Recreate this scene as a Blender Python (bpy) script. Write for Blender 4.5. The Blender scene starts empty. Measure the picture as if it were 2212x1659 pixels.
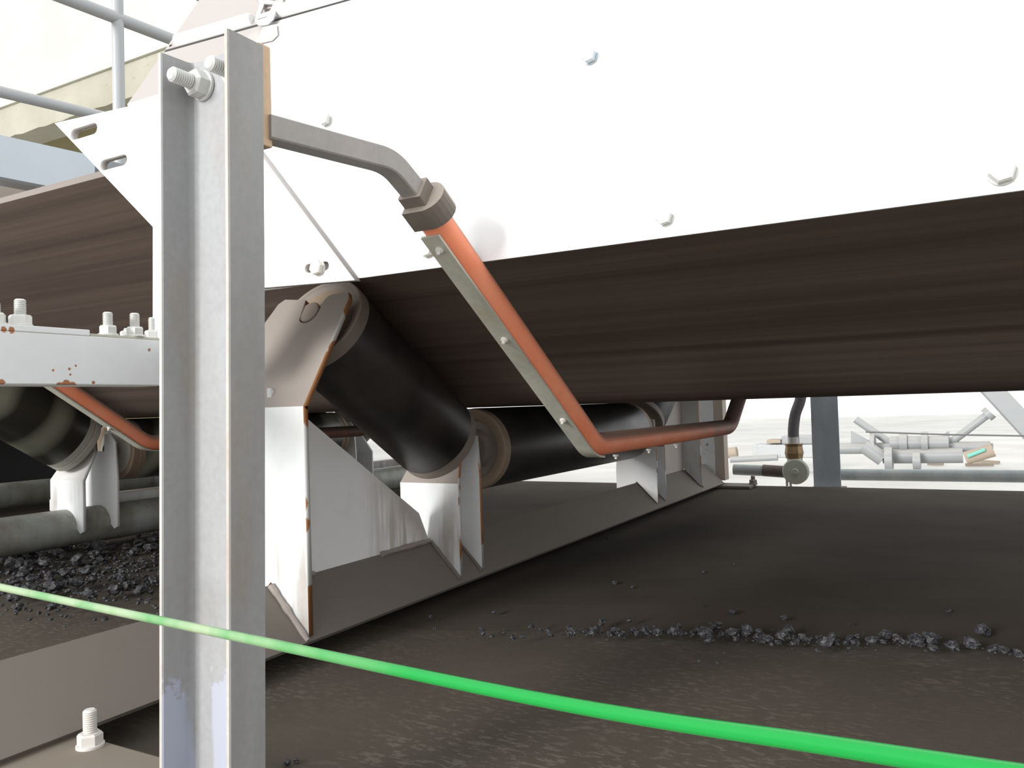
import bpy, bmesh, math, random
from mathutils import Vector, Matrix, noise as mnoise
random.seed(7)
SC = bpy.context.scene
COL = SC.collection
V = Vector

# ------------------------------------------------------------------ camera
# World frame: X along the belt (towards the right foreground), Y across the
# belt (away from the viewer), Z up, metres.  The eye stands at the origin.
F_PX, CX, CY = 1750.0, 1106.0, 829.5
_d1 = V((-3136, 145.5, F_PX)); _d2 = V((978, 15.5, F_PX))
AX = (-_d1).normalized()
AY = (_d2 - AX * _d2.dot(AX)).normalized()
AZ = AX.cross(AY)
RW = Matrix((AX, AY, AZ))                    # camera (right, down, forward) -> world
cam_data = bpy.data.cameras.new('camera')
cam_data.sensor_fit = 'HORIZONTAL'
cam_data.sensor_width = 36.0
cam_data.lens = 36.0 * F_PX / 2212.0
cam_data.clip_start = 0.01
cam_data.clip_end = 200
cam = bpy.data.objects.new('camera', cam_data)
COL.objects.link(cam)
_r = RW @ V((1, 0, 0)); _u = RW @ V((0, -1, 0)); _b = RW @ V((0, 0, -1))
cam.matrix_world = Matrix(((_r.x, _u.x, _b.x, 0), (_r.y, _u.y, _b.y, 0), (_r.z, _u.z, _b.z, 0), (0, 0, 0, 1)))
SC.camera = cam

def ray(x, y):
    return RW @ V(((x - CX) / F_PX, (y - CY) / F_PX, 1.0))
def at(x, y, axis, v):
    """where the sight line through a photo point meets the plane axis = v"""
    r = ray(x, y); i = 'XYZ'.index(axis)
    return r * (v / r[i])
def at_plane(x, y, p0, n):
    r = ray(x, y)
    return r * (p0.dot(n) / r.dot(n))

# ------------------------------------------------------------------ light
world = bpy.data.worlds.new('overcast_sky'); SC.world = world
world.use_nodes = True
wn = world.node_tree.nodes; wl = world.node_tree.links
bg = wn['Background']
tc = wn.new('ShaderNodeTexCoord'); sep = wn.new('ShaderNodeSeparateXYZ')
ramp = wn.new('ShaderNodeValToRGB')
wl.new(tc.outputs['Generated'], sep.inputs[0]); wl.new(sep.outputs['Z'], ramp.inputs['Fac'])
ramp.color_ramp.elements[0].position = 0.0; ramp.color_ramp.elements[0].color = (1.0, 1.0, 1.0, 1)
ramp.color_ramp.elements[1].position = 1.0; ramp.color_ramp.elements[1].color = (0.93, 0.97, 1.0, 1)
wl.new(ramp.outputs['Color'], bg.inputs['Color'])
bg.inputs['Strength'].default_value = 1.5
sun_d = bpy.data.lights.new('hazy_sun', 'SUN')
sun_d.energy = 3.3; sun_d.angle = math.radians(16); sun_d.color = (1.0, 0.985, 0.96)
sun = bpy.data.objects.new('hazy_sun', sun_d); COL.objects.link(sun)
sun.rotation_euler = V((0.25, 0.93, -0.25)).to_track_quat('-Z', 'Y').to_euler()
sun.location = (-2, -6, 5)
SC.view_settings.view_transform = 'Standard'
SC.view_settings.look = 'None'
SC.view_settings.exposure = 0.0
SC.view_settings.gamma = 1.0
SC.view_settings.use_curve_mapping = False

# ------------------------------------------------------------------ materials
def mat(name, col, rough=0.6, metal=0.0, spec=0.5):
    m = bpy.data.materials.new(name); m.use_nodes = True
    b = m.node_tree.nodes['Principled BSDF']
    b.inputs['Base Color'].default_value = (*col, 1)
    b.inputs['Roughness'].default_value = rough
    b.inputs['Metallic'].default_value = metal
    b.inputs['Specular IOR Level'].default_value = spec
    return m
class NT:
    def __init__(s, m):
        s.m = m; s.n = m.node_tree.nodes; s.l = m.node_tree.links; s.b = s.n['Principled BSDF']
        s.pos = s.n.new('ShaderNodeNewGeometry')
    def noise(s, scale, stretch=(1, 1, 1), detail=4, rough=0.6, off=(0, 0, 0)):
        mp = s.n.new('ShaderNodeMapping'); mp.inputs['Scale'].default_value = stretch; mp.inputs['Location'].default_value = off
        s.l.new(s.pos.outputs['Position'], mp.inputs['Vector'])
        t = s.n.new('ShaderNodeTexNoise'); t.inputs['Scale'].default_value = scale
        t.inputs['Detail'].default_value = detail; t.inputs['Roughness'].default_value = rough
        s.l.new(mp.outputs['Vector'], t.inputs['Vector'])
        return t.outputs['Fac']
    def step(s, fac, a, b, v0=0.0, v1=1.0):
        r = s.n.new('ShaderNodeMapRange'); r.clamp = True
        s.l.new(fac, r.inputs['Value'])
        for k, v in (('From Min', a), ('From Max', b), ('To Min', v0), ('To Max', v1)): r.inputs[k].default_value = v
        return r.outputs['Result']
    def math(s, op, a, b):
        n = s.n.new('ShaderNodeMath'); n.operation = op
        for i, x in enumerate((a, b)):
            if isinstance(x, (int, float)): n.inputs[i].default_value = x
            else: s.l.new(x, n.inputs[i])
        return n.outputs[0]
    def mix(s, fac, c1, c2):
        x = s.n.new('ShaderNodeMix'); x.data_type = 'RGBA'
        s.l.new(fac, x.inputs['Factor']) if not isinstance(fac, (int, float)) else setattr(x.inputs['Factor'], 'default_value', fac)
        for k, c in ((6, c1), (7, c2)):
            if isinstance(c, tuple): x.inputs[k].default_value = (*c, 1)
            else: s.l.new(c, x.inputs[k])
        return x.outputs[2]
    def color(s, c): s.l.new(c, s.b.inputs['Base Color'])
    def roughness(s, f): s.l.new(f, s.b.inputs['Roughness'])
    def bump(s, f, strength=0.3, dist=0.002):
        b = s.n.new('ShaderNodeBump'); b.inputs['Strength'].default_value = strength; b.inputs['Distance'].default_value = dist
        s.l.new(f, b.inputs['Height']); s.l.new(b.outputs['Normal'], s.b.inputs['Normal'])
    def up(s):
        sp = s.n.new('ShaderNodeSeparateXYZ'); s.l.new(s.pos.outputs['True Normal'], sp.inputs[0]); return sp.outputs['Z']
    def z(s):
        sp = s.n.new('ShaderNodeSeparateXYZ'); s.l.new(s.pos.outputs['Position'], sp.inputs[0]); return sp.outputs['Z']
M = {}
DUST = (0.30, 0.245, 0.20)
def painted(name, base, dust=DUST, amount=1.0, rough=0.5, speck=(0.32, 0.15, 0.07), speck_at=0.72, runs=False):
    """paint with settled dust on what faces up, and chips"""
    m = mat(name, base, rough); t = NT(m)
    n1 = t.noise(9, detail=5); n2 = t.noise(45, detail=3)
    up = t.step(t.up(), 0.1, 0.6)
    d = t.math('MULTIPLY', up, t.step(n1, 0.2, 0.5, 0.55, 1.0))
    film = t.step(n1, 0.42, 0.75, 0.0, 0.28 * amount)
    if runs:
        rn = t.noise(20, (1, 1, 0.12), detail=5)
        film = t.math('ADD', film, t.math('MULTIPLY', t.step(rn, 0.52, 0.62), t.step(t.z(), -0.12, -0.22, 0, 0.55)))
    f = t.math('MAXIMUM', t.math('MULTIPLY', d, amount), film)
    c = t.mix(f, base, dust)
    c = t.mix(t.step(n2, speck_at, speck_at + 0.02), c, speck)
    t.color(c); t.bump(n2, 0.12, 0.001)
    return m
M['cover'] = painted('white_cover_paint', (0.84, 0.85, 0.86), (0.72, 0.66, 0.60), 0.5, 0.4, speck_at=0.86)
def lid_mat():
    m = mat('dusty_lid_paint', (0.4, 0.37, 0.35), 0.8); t = NT(m)
    sp = t.n.new('ShaderNodeSeparateXYZ'); t.l.new(t.pos.outputs['Position'], sp.inputs[0])
    n = t.noise(8, detail=4)
    x = t.math('ADD', sp.outputs['X'], t.math('MULTIPLY', n, 0.10))
    t.color(t.mix(t.step(x, -0.56, -0.74), (0.80, 0.80, 0.79), (0.375, 0.345, 0.325)))
lid_m = lid_mat(); M['lid'] = bpy.data.materials['dusty_lid_paint']
M['white'] = painted('white_frame_paint', (0.72, 0.74, 0.74), speck_at=0.80, runs=True)
M['pale'] = painted('pale_blue_grey_paint', (0.82, 0.83, 0.83), amount=0.4, speck_at=0.80)
def gusset_mat():
    m = mat('runny_dust_on_paint', (0.8, 0.8, 0.8), 0.5); t = NT(m)
    sp = t.n.new('ShaderNodeSeparateXYZ'); t.l.new(t.pos.outputs['Position'], sp.inputs[0])
    y, z = sp.outputs['Y'], sp.outputs['Z']
    n = t.noise(60, (1, 1, .05), detail=4); n2 = t.noise(12, detail=5)
    run = t.math('MULTIPLY', t.step(n, .45, .58), t.step(t.math('ADD', y, t.math('MULTIPLY', n2, .1)), 1.06, 1.13))
    top = t.step(t.math('ADD', t.math('ADD', y, z), t.math('MULTIPLY', n2, .1)), .955, 1.02)
    f = t.math('MULTIPLY', t.math('MAXIMUM', run, top), t.step(y, .95, 1.12, 0, .75))
    c = t.mix(f, (0.90, 0.91, 0.91), (0.40, 0.335, 0.28))
    t.color(t.mix(t.step(n2, .55, .8, 0, .18), c, (0.45, 0.4, 0.35))); t.bump(t.noise(50), .12, .001)
    return m
M['gusset'] = gusset_mat()
M['beamwhite'] = painted('white_beam_paint', (0.70, 0.72, 0.73), amount=0.5, speck_at=0.76)
M['dustplate'] = painted('dust_film_on_steel', (0.30, 0.265, 0.24), dust=(0.32, 0.28, 0.25), rough=0.8, speck_at=0.9)
M['angle'] = painted('dust_caked_angle_steel', (0.18, 0.158, 0.135), dust=(0.19, 0.165, 0.14), rough=0.8, speck_at=0.9)
def edge_mat():
    m = mat('chipped_primer_edge', (0.5, 0.25, 0.1), 0.7); t = NT(m)
    n = t.noise(11, (1, 1, 1), detail=2, off=(3, 1, 2)); n2 = t.noise(60)
    s = t.math('ADD', n, t.math('MULTIPLY', n2, 0.10))
    t.color(t.mix(t.step(s, 0.54, 0.56), (0.42, 0.19, 0.075), (0.74, 0.74, 0.72)))
    return m
M['edge'] = edge_mat()
def steel(name, a, b, rough=0.55, rust=(0.34, 0.22, 0.12), rust_amt=0.6):
    m = mat(name, a, rough, 0.0, 0.4); t = NT(m)
    n = t.noise(14, (1, 1, 0.25), detail=5); n2 = t.noise(160, detail=2)
    c = t.mix(t.step(n, 0.35, 0.65), a, b)
    n3 = t.noise(22, (1, 1, 0.3), off=(5, 2, 1))
    c = t.mix(t.step(n3, 0.58, 0.75, 0, rust_amt), c, rust)
    c = t.mix(t.step(n2, 0.3, 0.7, 0, 0.12), c, (0.08, 0.08, 0.08))
    t.color(c); t.bump(n2, 0.08, 0.0006)
    return m
M['post'] = steel('weathered_zinc_steel', (0.255, 0.250, 0.243), (0.305, 0.307, 0.312), 0.5, (0.28, 0.22, 0.165), 0.55)
M['postweb'] = steel('sunlit_zinc_steel_web', (0.325, 0.322, 0.318), (0.375, 0.38, 0.39), 0.5, (0.36, 0.30, 0.24), 0.4)  # web's stronger sunlight put into a paler copy of the post steel
def wiped(mname, col):
    m = M[mname]; t = NT(m)
    old = m.node_tree.nodes['Principled BSDF'].inputs['Base Color'].links[0].from_socket
    n = t.noise(26, detail=5); h = t.math('ADD', t.z(), t.math('MULTIPLY', n, 0.12))
    n2 = t.noise(40, (1, 1, .3), detail=3)
    sp = t.n.new('ShaderNodeSeparateXYZ'); t.l.new(t.pos.outputs['Position'], sp.inputs[0])
    x = t.math('ADD', sp.outputs['X'], t.math('MULTIPLY', n2, 0.012))
    left = t.step(x, -0.538, -0.541); right = t.math('MULTIPLY', t.step(x, -0.522, -0.519), t.step(sp.outputs['X'], -0.4795, -0.481))
    f = t.math('MULTIPLY', t.step(h, -0.150, -0.146, 1.0, 0.0) if False else t.step(h, -0.146, -0.150), t.math('MAXIMUM', left, right))
    t.color(t.mix(f, old, col))
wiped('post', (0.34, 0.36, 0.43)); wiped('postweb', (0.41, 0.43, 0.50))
M['posttip'] = steel('sunlit_rusty_flange_edge', (0.46, 0.43, 0.39), (0.54, 0.52, 0.49), 0.6, (0.40, 0.30, 0.20), 0.7)  # rusty cream tips, with their sunlit brightness put into the colour
M['greysteel'] = steel('grey_steel', (0.30, 0.33, 0.36), (0.36, 0.39, 0.42), 0.5)
M['arm'] = steel('dusty_grey_bar', (0.29, 0.27, 0.25), (0.33, 0.305, 0.285), 0.6, rust_amt=0.2)
M['galv'] = steel('galvanised_strip', (0.42, 0.42, 0.35), (0.55, 0.54, 0.46), 0.5, (0.5, 0.44, 0.26), 0.4)
M['pipe'] = steel('galvanised_pipe', (0.30, 0.33, 0.33), (0.40, 0.42, 0.41), 0.35, rust_amt=0.2)
M['leftpipe'] = steel('grimy_grey_pipe', (0.42, 0.45, 0.42), (0.27, 0.25, 0.21), 0.4, (0.12, 0.09, 0.06), 0.6)
M['zinc'] = mat('zinc_plated_bolt', (0.58, 0.58, 0.555), 0.4, 0.25)
M['blueish'] = mat('bluish_zinc_bolt', (0.50, 0.56, 0.60), 0.4, 0.3)
M['dustbolt'] = mat('dusty_bolt', (0.62, 0.59, 0.55), 0.7)
M['rustbar'] = steel('flash_rusted_bar', (0.52, 0.38, 0.25), (0.60, 0.42, 0.27), 0.7, (0.46, 0.36, 0.29), 0.6)
M['collar'] = painted('dusty_rubber_collar', (0.15, 0.125, 0.105), dust=(0.40, 0.34, 0.29), rough=0.75, speck_at=0.9)
def belt_mat():
    m = mat('worn_belt_rubber', (0.05, 0.04, 0.035), 0.62, 0, 0.35); t = NT(m)
    n = t.noise(7, (0.06, 6, 6), detail=6, rough=0.65); n2 = t.noise(3, (0.15, 1, 1), detail=2)
    c = t.mix(t.step(n, 0.3, 0.7), (0.078, 0.057, 0.046), (0.165, 0.125, 0.102))
    c = t.mix(t.step(n2, 0.4, 0.7, 0, 0.4), c, (0.080, 0.058, 0.047))
    t.color(c); return m
M['belt'] = belt_mat()
M['beltedge'] = mat('belt_edge_rubber', (0.22, 0.19, 0.17), 0.8)
def roller_mat(name, a, b, rough, scale):
    m = mat(name, a, rough, 0, 0.5); t = NT(m)
    n = t.noise(scale, detail=3); t.color(t.mix(t.step(n, 0.4, 0.7), a, b)); 
    t.roughness(t.step(n, 0.3, 0.7, rough, rough + 0.12)); return m
M['roller'] = roller_mat('black_roller_lagging', (0.018, 0.017, 0.017), (0.046, 0.039, 0.035), 0.36, 8)
M['rollerg'] = roller_mat('greenish_sheen_roller_lagging', (0.035, 0.035, 0.027), (0.17, 0.17, 0.13), 0.30, 9)
def sheen_bands():  # greenish sheen bands painted into the roller colour
    t = NT(M['rollerg']); sp = t.n.new('ShaderNodeSeparateXYZ'); t.l.new(t.pos.outputs['Position'], sp.inputs[0])
    a = t.math('ADD', t.math('MULTIPLY', sp.outputs['Y'], 0.84 * 46), t.math('MULTIPLY', sp.outputs['Z'], -0.545 * 46))
    n = t.noise(5, detail=2); a = t.math('ADD', a, t.math('MULTIPLY', n, 2.0))
    w = t.math('SINE', a, 0.0)
    t.color(t.mix(t.step(w, -.1, .95), (0.032, 0.032, 0.026), (0.24, 0.24, 0.185)))
sheen_bands()
M['cap'] = painted('dusty_roller_end', (0.24, 0.205, 0.175), dust=(0.33, 0.275, 0.235), rough=0.6, speck_at=0.95)
M['caplight'] = painted('pale_roller_end', (0.42, 0.41, 0.36), dust=(0.44, 0.40, 0.34), rough=0.5, speck_at=0.95)
M['capbrown'] = painted('tan_roller_seal', (0.30, 0.22, 0.155), dust=(0.33, 0.25, 0.18), rough=0.6, speck_at=0.95)
def orange():
    m = mat('orange_rubber_sleeve', (0.75, 0.2, 0.09), 0.55); t = NT(m)
    n = t.noise(16, detail=4); up = t.step(t.up(), 0.05, 0.6)
    c = t.mix(t.step(n, 0.35, 0.7), (0.93, 0.28, 0.145), (0.96, 0.35, 0.20))
    c = t.mix(t.math('MULTIPLY', up, 0.9), c, (0.24, 0.19, 0.155))
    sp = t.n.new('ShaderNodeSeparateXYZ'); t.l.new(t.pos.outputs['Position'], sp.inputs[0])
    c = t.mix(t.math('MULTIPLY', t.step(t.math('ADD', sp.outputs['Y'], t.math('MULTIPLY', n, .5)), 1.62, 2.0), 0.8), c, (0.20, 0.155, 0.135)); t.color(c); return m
M['orange'] = orange()
def deck_mat(name, a, b, streak):
    m = mat(name, a, 0.95, 0, 0.12); t = NT(m)
    n = t.noise(4, (1, 1, 1), detail=6); n2 = t.noise(130, (0.5, 1.3, 1), detail=3); n3 = t.noise(260, detail=2)
    c = t.mix(t.step(n, 0.35, 0.68), a, b)
    pm = t.step(t.noise(3.2, detail=3, off=(2, 7, 0)), 0.42, 0.62, 0.15, 1.0)
    c = t.mix(t.math('MULTIPLY', pm, t.step(n2, 0.53, 0.62, 0, streak)), c, (0.165, 0.142, 0.12))  # paler streaks in random patches
    t.color(c); t.bump(n3, 0.25, 0.001); return m
M['deckfar'] = deck_mat('fine_dust_deck', (0.052, 0.043, 0.034), (0.070, 0.058, 0.047), 0.0)
M['decknear'] = deck_mat('damp_dust_deck', (0.072, 0.061, 0.048), (0.092, 0.078, 0.062), 0.6)
M['stringer'] = painted('brown_dusted_stringer', (0.20, 0.17, 0.14), dust=(0.20, 0.165, 0.13), rough=0.85, speck_at=0.9)
def coal(name, a, b):
    m = mat(name, a, 0.5, 0, 0.45); t = NT(m); n = t.noise(330, detail=3)
    t.color(t.mix(t.step(n, 0.45, 0.7), a, b)); t.bump(n, 0.6, 0.002); return m
M['coal'] = coal('dark_coal', (0.022, 0.022, 0.025), (0.10, 0.098, 0.105))
M['cord'] = mat('green_plastic_cord', (0.02, 0.62, 0.14), 0.25, 0, 0.4)
M['cord'].node_tree.nodes['Principled BSDF'].inputs['Coat Weight'].default_value = 0.0
def cordm():
    t = NT(M['cord']); n = t.noise(26, (1, 1, 1), detail=3)
    sp = t.n.new('ShaderNodeSeparateXYZ'); t.l.new(t.pos.outputs['Position'], sp.inputs[0])
    dusty = t.step(sp.outputs['X'], -0.20, -0.34)
    f = t.math('MULTIPLY', dusty, t.step(n, 0.30, 0.60, 0.35, 0.95))
    t.color(t.mix(f, (0.001, 0.27, 0.040), (0.32, 0.40, 0.25)))
cordm()
def concrete(name, a, b, sc=3, speck=(0.3, 0.28, 0.2), sa=0.74):
    m = mat(name, a, 0.85, 0, 0.2); t = NT(m); n = t.noise(sc * 0.5, detail=6); n2 = t.noise(sc * 3, detail=3)
    c = t.mix(t.step(n, 0.3, 0.7), a, b); c = t.mix(t.step(n2, sa, sa + 0.04), c, speck)
    t.color(c); t.bump(n2, 0.15, 0.01); return m
M['wall'] = concrete('cream_plaster', (0.50, 0.49, 0.41), (0.56, 0.555, 0.485))
M['wallband'] = concrete('weathered_plaster', (0.32, 0.305, 0.24), (0.40, 0.385, 0.32), sa=0.66)
M['soffit'] = concrete('dark_soffit', (0.20, 0.175, 0.09), (0.24, 0.21, 0.12))
M['ground'] = concrete('pale_concrete_ground', (0.50, 0.48, 0.445), (0.62, 0.605, 0.575), sc=1.5)
M['bluepaint'] = painted('pale_blue_beam_paint', (0.56, 0.63, 0.68), amount=0.3, speck_at=0.82)
M['railgrey'] = painted('grey_rail_paint', (0.38, 0.395, 0.405), dust=(0.44, 0.43, 0.42), rough=0.45, speck_at=0.80)
M['dark'] = mat('dark_gap_fill', (0.03, 0.03, 0.03), 0.8)  # near black for the seam gap, the hole and the shade below the belt
M['brownpaint'] = mat('old_brown_paint', (0.13, 0.09, 0.08), 0.6)
M['brass'] = mat('tarnished_brass', (0.33, 0.22, 0.12), 0.45, 0.5)
M['cream'] = mat('cream_plastic', (0.52, 0.54, 0.45), 0.6)
M['hose'] = mat('dark_grey_hose', (0.13, 0.12, 0.13), 0.6)
M['silver'] = mat('cast_alloy', (0.55, 0.55, 0.54), 0.4, 0.4)
M['hazegrey'] = painted('faded_grey_steel', (0.26, 0.27, 0.28), dust=(0.34, 0.33, 0.31), speck_at=0.85)
M['palebox'] = concrete('spotted_pale_paint', (0.40, 0.41, 0.42), (0.46, 0.47, 0.47), sc=8, speck=(0.15, 0.14, 0.13), sa=0.66)
M['cutedge'] = mat('dusty_cut_edge', (0.46, 0.43, 0.41), 0.7)
M['wood'] = mat('sun_bleached_wood', (0.34, 0.28, 0.22), 0.8)
M['wire'] = mat('dark_wire', (0.10, 0.10, 0.10), 0.5)
M['teal'] = mat('teal_strap', (0.15, 0.45, 0.36), 0.5)
M['beige'] = mat('beige_dusty_sheet', (0.46, 0.40, 0.34), 0.85)
M['peeling'] = concrete('peeling_white_paint', (0.80, 0.82, 0.82), (0.70, 0.73, 0.74), sc=14, speck=(0.35, 0.34, 0.33), sa=0.64)

# ------------------------------------------------------------------ object helpers
LOC = {}
def ob(name, me, parent=None, m=None, smooth=False, kind=None, label=None):
    """link a mesh built in world coordinates; origin at its own centre"""
    if m is not None:
        ms = m if isinstance(m, (list, tuple)) else [m]
        for x in ms: me.materials.append(M[x])
    xs = [v.co for v in me.vertices]
    c = V(((min(p.x for p in xs) + max(p.x for p in xs)) / 2, (min(p.y for p in xs) + max(p.y for p in xs)) / 2,
           (min(p.z for p in xs) + max(p.z for p in xs)) / 2))
    for v in me.vertices: v.co -= c
    if smooth:
        for p in me.polygons: p.use_smooth = True
        me.set_sharp_from_angle(angle=math.radians(38))
    o = bpy.data.objects.new(name, me); COL.objects.link(o)
    if parent is not None:
        o.parent = parent; o.location = c - LOC[parent.name]
    else:
        o.location = c
    LOC[o.name] = c
    if kind: o['kind'] = kind
    if label: o['label'] = label
    return o
def tag(o, label, cat, group=None):
    o['label'] = label; o['category'] = cat
    if group: o['group'] = group
    return o
def thing(name, loc, label, cat, group=None):
    o = bpy.data.objects.new(name, None); COL.objects.link(o); o.location = loc
    o.empty_display_size = 0.05
    LOC[o.name] = V(loc)
    return tag(o, label, cat, group)
def copy_tree(o, parent=None, move=V((0, 0, 0))):
    c = o.copy(); COL.objects.link(c)
    c.parent = parent
    if parent is None: c.location = o.location + move
    LOC[c.name] = LOC[o.name] + move
    for ch in list(o.children): copy_tree(ch, c, move)
    return c
def me_from(bm, name='mesh'):
    me = bpy.data.meshes.new(name); bmesh.ops.recalc_face_normals(bm, faces=bm.faces[:]); bm.to_mesh(me); bm.free(); return me
def frame(axis, hint=V((0, 0, 1))):
    a = axis.normalized(); h = hint
    if abs(a.dot(h)) > 0.95: h = V((1, 0, 0))
    u = h.cross(a).normalized(); w = a.cross(u)
    return a, u, w
def add_box(bm, lo, hi, bevel=0.0, mi=0):
    r = bmesh.ops.create_cube(bm, size=1.0)
    lo, hi = V(lo), V(hi)
    for v in r['verts']:
        v.co = V(((lo.x + hi.x) / 2 + v.co.x * (hi.x - lo.x), (lo.y + hi.y) / 2 + v.co.y * (hi.y - lo.y), (lo.z + hi.z) / 2 + v.co.z * (hi.z - lo.z)))
    fs = {f for v in r['verts'] for f in v.link_faces}
    for f in fs: f.material_index = mi
    if bevel:
        es = {e for v in r['verts'] for e in v.link_edges}
        bmesh.ops.bevel(bm, geom=list(es), offset=bevel, segments=2, affect='EDGES', profile=0.5)
def box_me(lo, hi, bevel=0.0):
    bm = bmesh.new(); add_box(bm, lo, hi, bevel); return me_from(bm)
def add_lathe(bm, p, axis, prof, seg=32, cap=True, mis=None):
    """prof: list of (distance along axis, radius)"""
    a, u, w = frame(axis); rings = []
    for t, r in prof:
        c = p + a * t
        if r < 1e-6: rings.append([bm.verts.new(c)])
        else: rings.append([bm.verts.new(c + (u * math.cos(2 * math.pi * k / seg) + w * math.sin(2 * math.pi * k / seg)) * r) for k in range(seg)])
    for i in range(len(rings) - 1):
        A, B = rings[i], rings[i + 1]
        for k in range(seg):
            k2 = (k + 1) % seg
            if len(A) == 1 and len(B) == 1: continue
            if len(A) == 1: f = bm.faces.new((A[0], B[k2], B[k]))
            elif len(B) == 1: f = bm.faces.new((A[k], A[k2], B[0]))
            else: f = bm.faces.new((A[k], A[k2], B[k2], B[k]))
            if mis: f.material_index = mis[i]
    if cap:
        if len(rings[0]) > 1: bm.faces.new(rings[0][::-1])
        if len(rings[-1]) > 1: bm.faces.new(rings[-1])
def lathe_me(p, axis, prof, seg=32, cap=True, mis=None):
    bm = bmesh.new(); add_lathe(bm, V(p), V(axis), prof, seg, cap, mis); return me_from(bm)
def add_hex(bm, p, axis, r, h, rot=0.3):
    a, u, w = frame(axis); rc = r * 1.1547
    prof = [(0, 1.0), (h * 0.82, 1.0), (h, 0.86)]
    rings = [[bm.verts.new(p + a * t + (u * math.cos(rot + math.pi / 3 * k) + w * math.sin(rot + math.pi / 3 * k)) * rc * s) for k in range(6)] for t, s in prof]
    for A, B in zip(rings, rings[1:]):
        for k in range(6): bm.faces.new((A[k], A[(k + 1) % 6], B[(k + 1) % 6], B[k]))
    bm.faces.new(rings[0][::-1]); bm.faces.new(rings[-1])
def add_ring(bm, p, axis, r0, r1, h, seg=28):
    a, u, w = frame(axis); b = h * 0.2
    pr = [(0, r0), (0, r1), (h - b, r1), (h, r1 - b), (h, r0), (0, r0)]
    rings = [[bm.verts.new(p + a * t + (u * math.cos(2 * math.pi * k / seg) + w * math.sin(2 * math.pi * k / seg)) * r) for k in range(seg)] for t, r in pr[:-1]]
    rings.append(rings[0])
    for A, B in zip(rings, rings[1:]):
        for k in range(seg): bm.faces.new((A[k], A[(k + 1) % seg], B[(k + 1) % seg], B[k]))
def thread_prof(L, r, pitch):
    n = max(3, int(L / pitch)); pr = [(0, r)]
    for i in range(n):
        t = L * i / n
        pr += [(t + L / n * 0.25, r), (t + L / n * 0.62, r * 0.84), (t + L / n, r)]
    pr += [(L + r * 0.3, r * 0.72)]
    return pr
def stud(parent, p, axis, d=0.012, length=0.03, m='zinc', washer=True, name='bolt', rot=0.3, nut_h=None):
    """threaded end with nut and washer: bolt > nut, washer"""
    p = V(p); a = V(axis).normalized(); r = d / 2
    wt = d * 0.22; nh = nut_h or d * 0.85
    b = ob(name, lathe_me(p, a, [(t + 0, q) for t, q in thread_prof(wt + nh + length, r, d * 0.16)], 20), parent, m, True)
    bm = bmesh.new(); add_hex(bm, p + a * wt, a, d * 0.80, nh, rot); ob('nut', me_from(bm), b, m)
    if washer:
        bm = bmesh.new(); add_ring(bm, p, a, r * 0.9, d * 1.02, wt); ob('washer', me_from(bm), b, m, True)
    return b
def hexbolt(parent, p, axis, d=0.010, m='zinc', name='bolt', rot=0.2):
    p = V(p); a = V(axis).normalized(); wt = d * 0.2
    bm = bmesh.new(); add_hex(bm, p + a * wt, a, d * 0.80, d * 0.65, rot); b = ob(name, me_from(bm), parent, m)
    bm = bmesh.new(); add_ring(bm, p, a, d * 0.4, d * 1.0, wt); ob('washer', me_from(bm), b, m, True)
    return b
def sheet_me(loops, origin, u, v, thick, two=True, bevel=0.0):
    """flat plate with holes: loops in (a, b) on axes u, v, thickened along u x v"""
    cu = bpy.data.curves.new('outline', 'CURVE'); cu.dimensions = '2D'; cu.fill_mode = 'BOTH'
    cu.extrude = thick / 2; cu.bevel_depth = bevel; cu.bevel_resolution = 1; cu.offset = -bevel
    for lp in loops:
        s = cu.splines.new('POLY'); s.points.add(len(lp) - 1); s.use_cyclic_u = True
        for q, (a, b) in zip(s.points, lp): q.co = (a, b, 0, 1)
    t = bpy.data.objects.new('outline', cu); COL.objects.link(t)
    me = bpy.data.meshes.new_from_object(t)
    bpy.data.objects.remove(t); bpy.data.curves.remove(cu)
    n = u.cross(v).normalized()
    for q in me.vertices: q.co = origin + u * q.co.x + v * q.co.y + n * q.co.z
    bm = bmesh.new(); bm.from_mesh(me); bmesh.ops.remove_doubles(bm, verts=bm.verts[:], dist=1e-5)
    bmesh.ops.recalc_face_normals(bm, faces=bm.faces[:])
    me.materials.clear()
    bm.normal_update()
    for f in bm.faces: f.material_index = 1 if (two and abs(f.normal.dot(n)) < 0.5) else 0
    bm.to_mesh(me); bm.free()
    return me
def plate(name, pts, n_hint, thick, parent, mats, holes=(), kind=None, label=None):
    """plate through 3-D points lying on a plane; front face at the points, thickness behind (against n_hint)"""
    pts = [V(p) for p in pts]
    u = (pts[1] - pts[0]).normalized(); nn = V((0, 0, 0))
    for i in range(len(pts)): nn += pts[i].cross(pts[(i + 1) % len(pts)])
    nn.normalize()
    if nn.dot(n_hint) < 0: nn = -nn
    v = nn.cross(u).normalized(); o = pts[0] - nn * thick / 2
    to2 = lambda p: ((V(p) - pts[0]).dot(u), (V(p) - pts[0]).dot(v))
    me = sheet_me([[to2(p) for p in pts]] + [[to2(p) for p in h] for h in holes], o, u, v, thick)
    return ob(name, me, parent, mats, False, kind, label)
def slot_pts(c, u, v, L, H, n=6):
    r = H / 2; out = []
    for s in (1, -1):
        for k in range(n + 1):
            an = -math.pi / 2 + math.pi * k / n
            out.append(c + u * s * (L / 2 - r) + (u * math.cos(an) * r * s + v * math.sin(an) * r * s))
    return out
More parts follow.
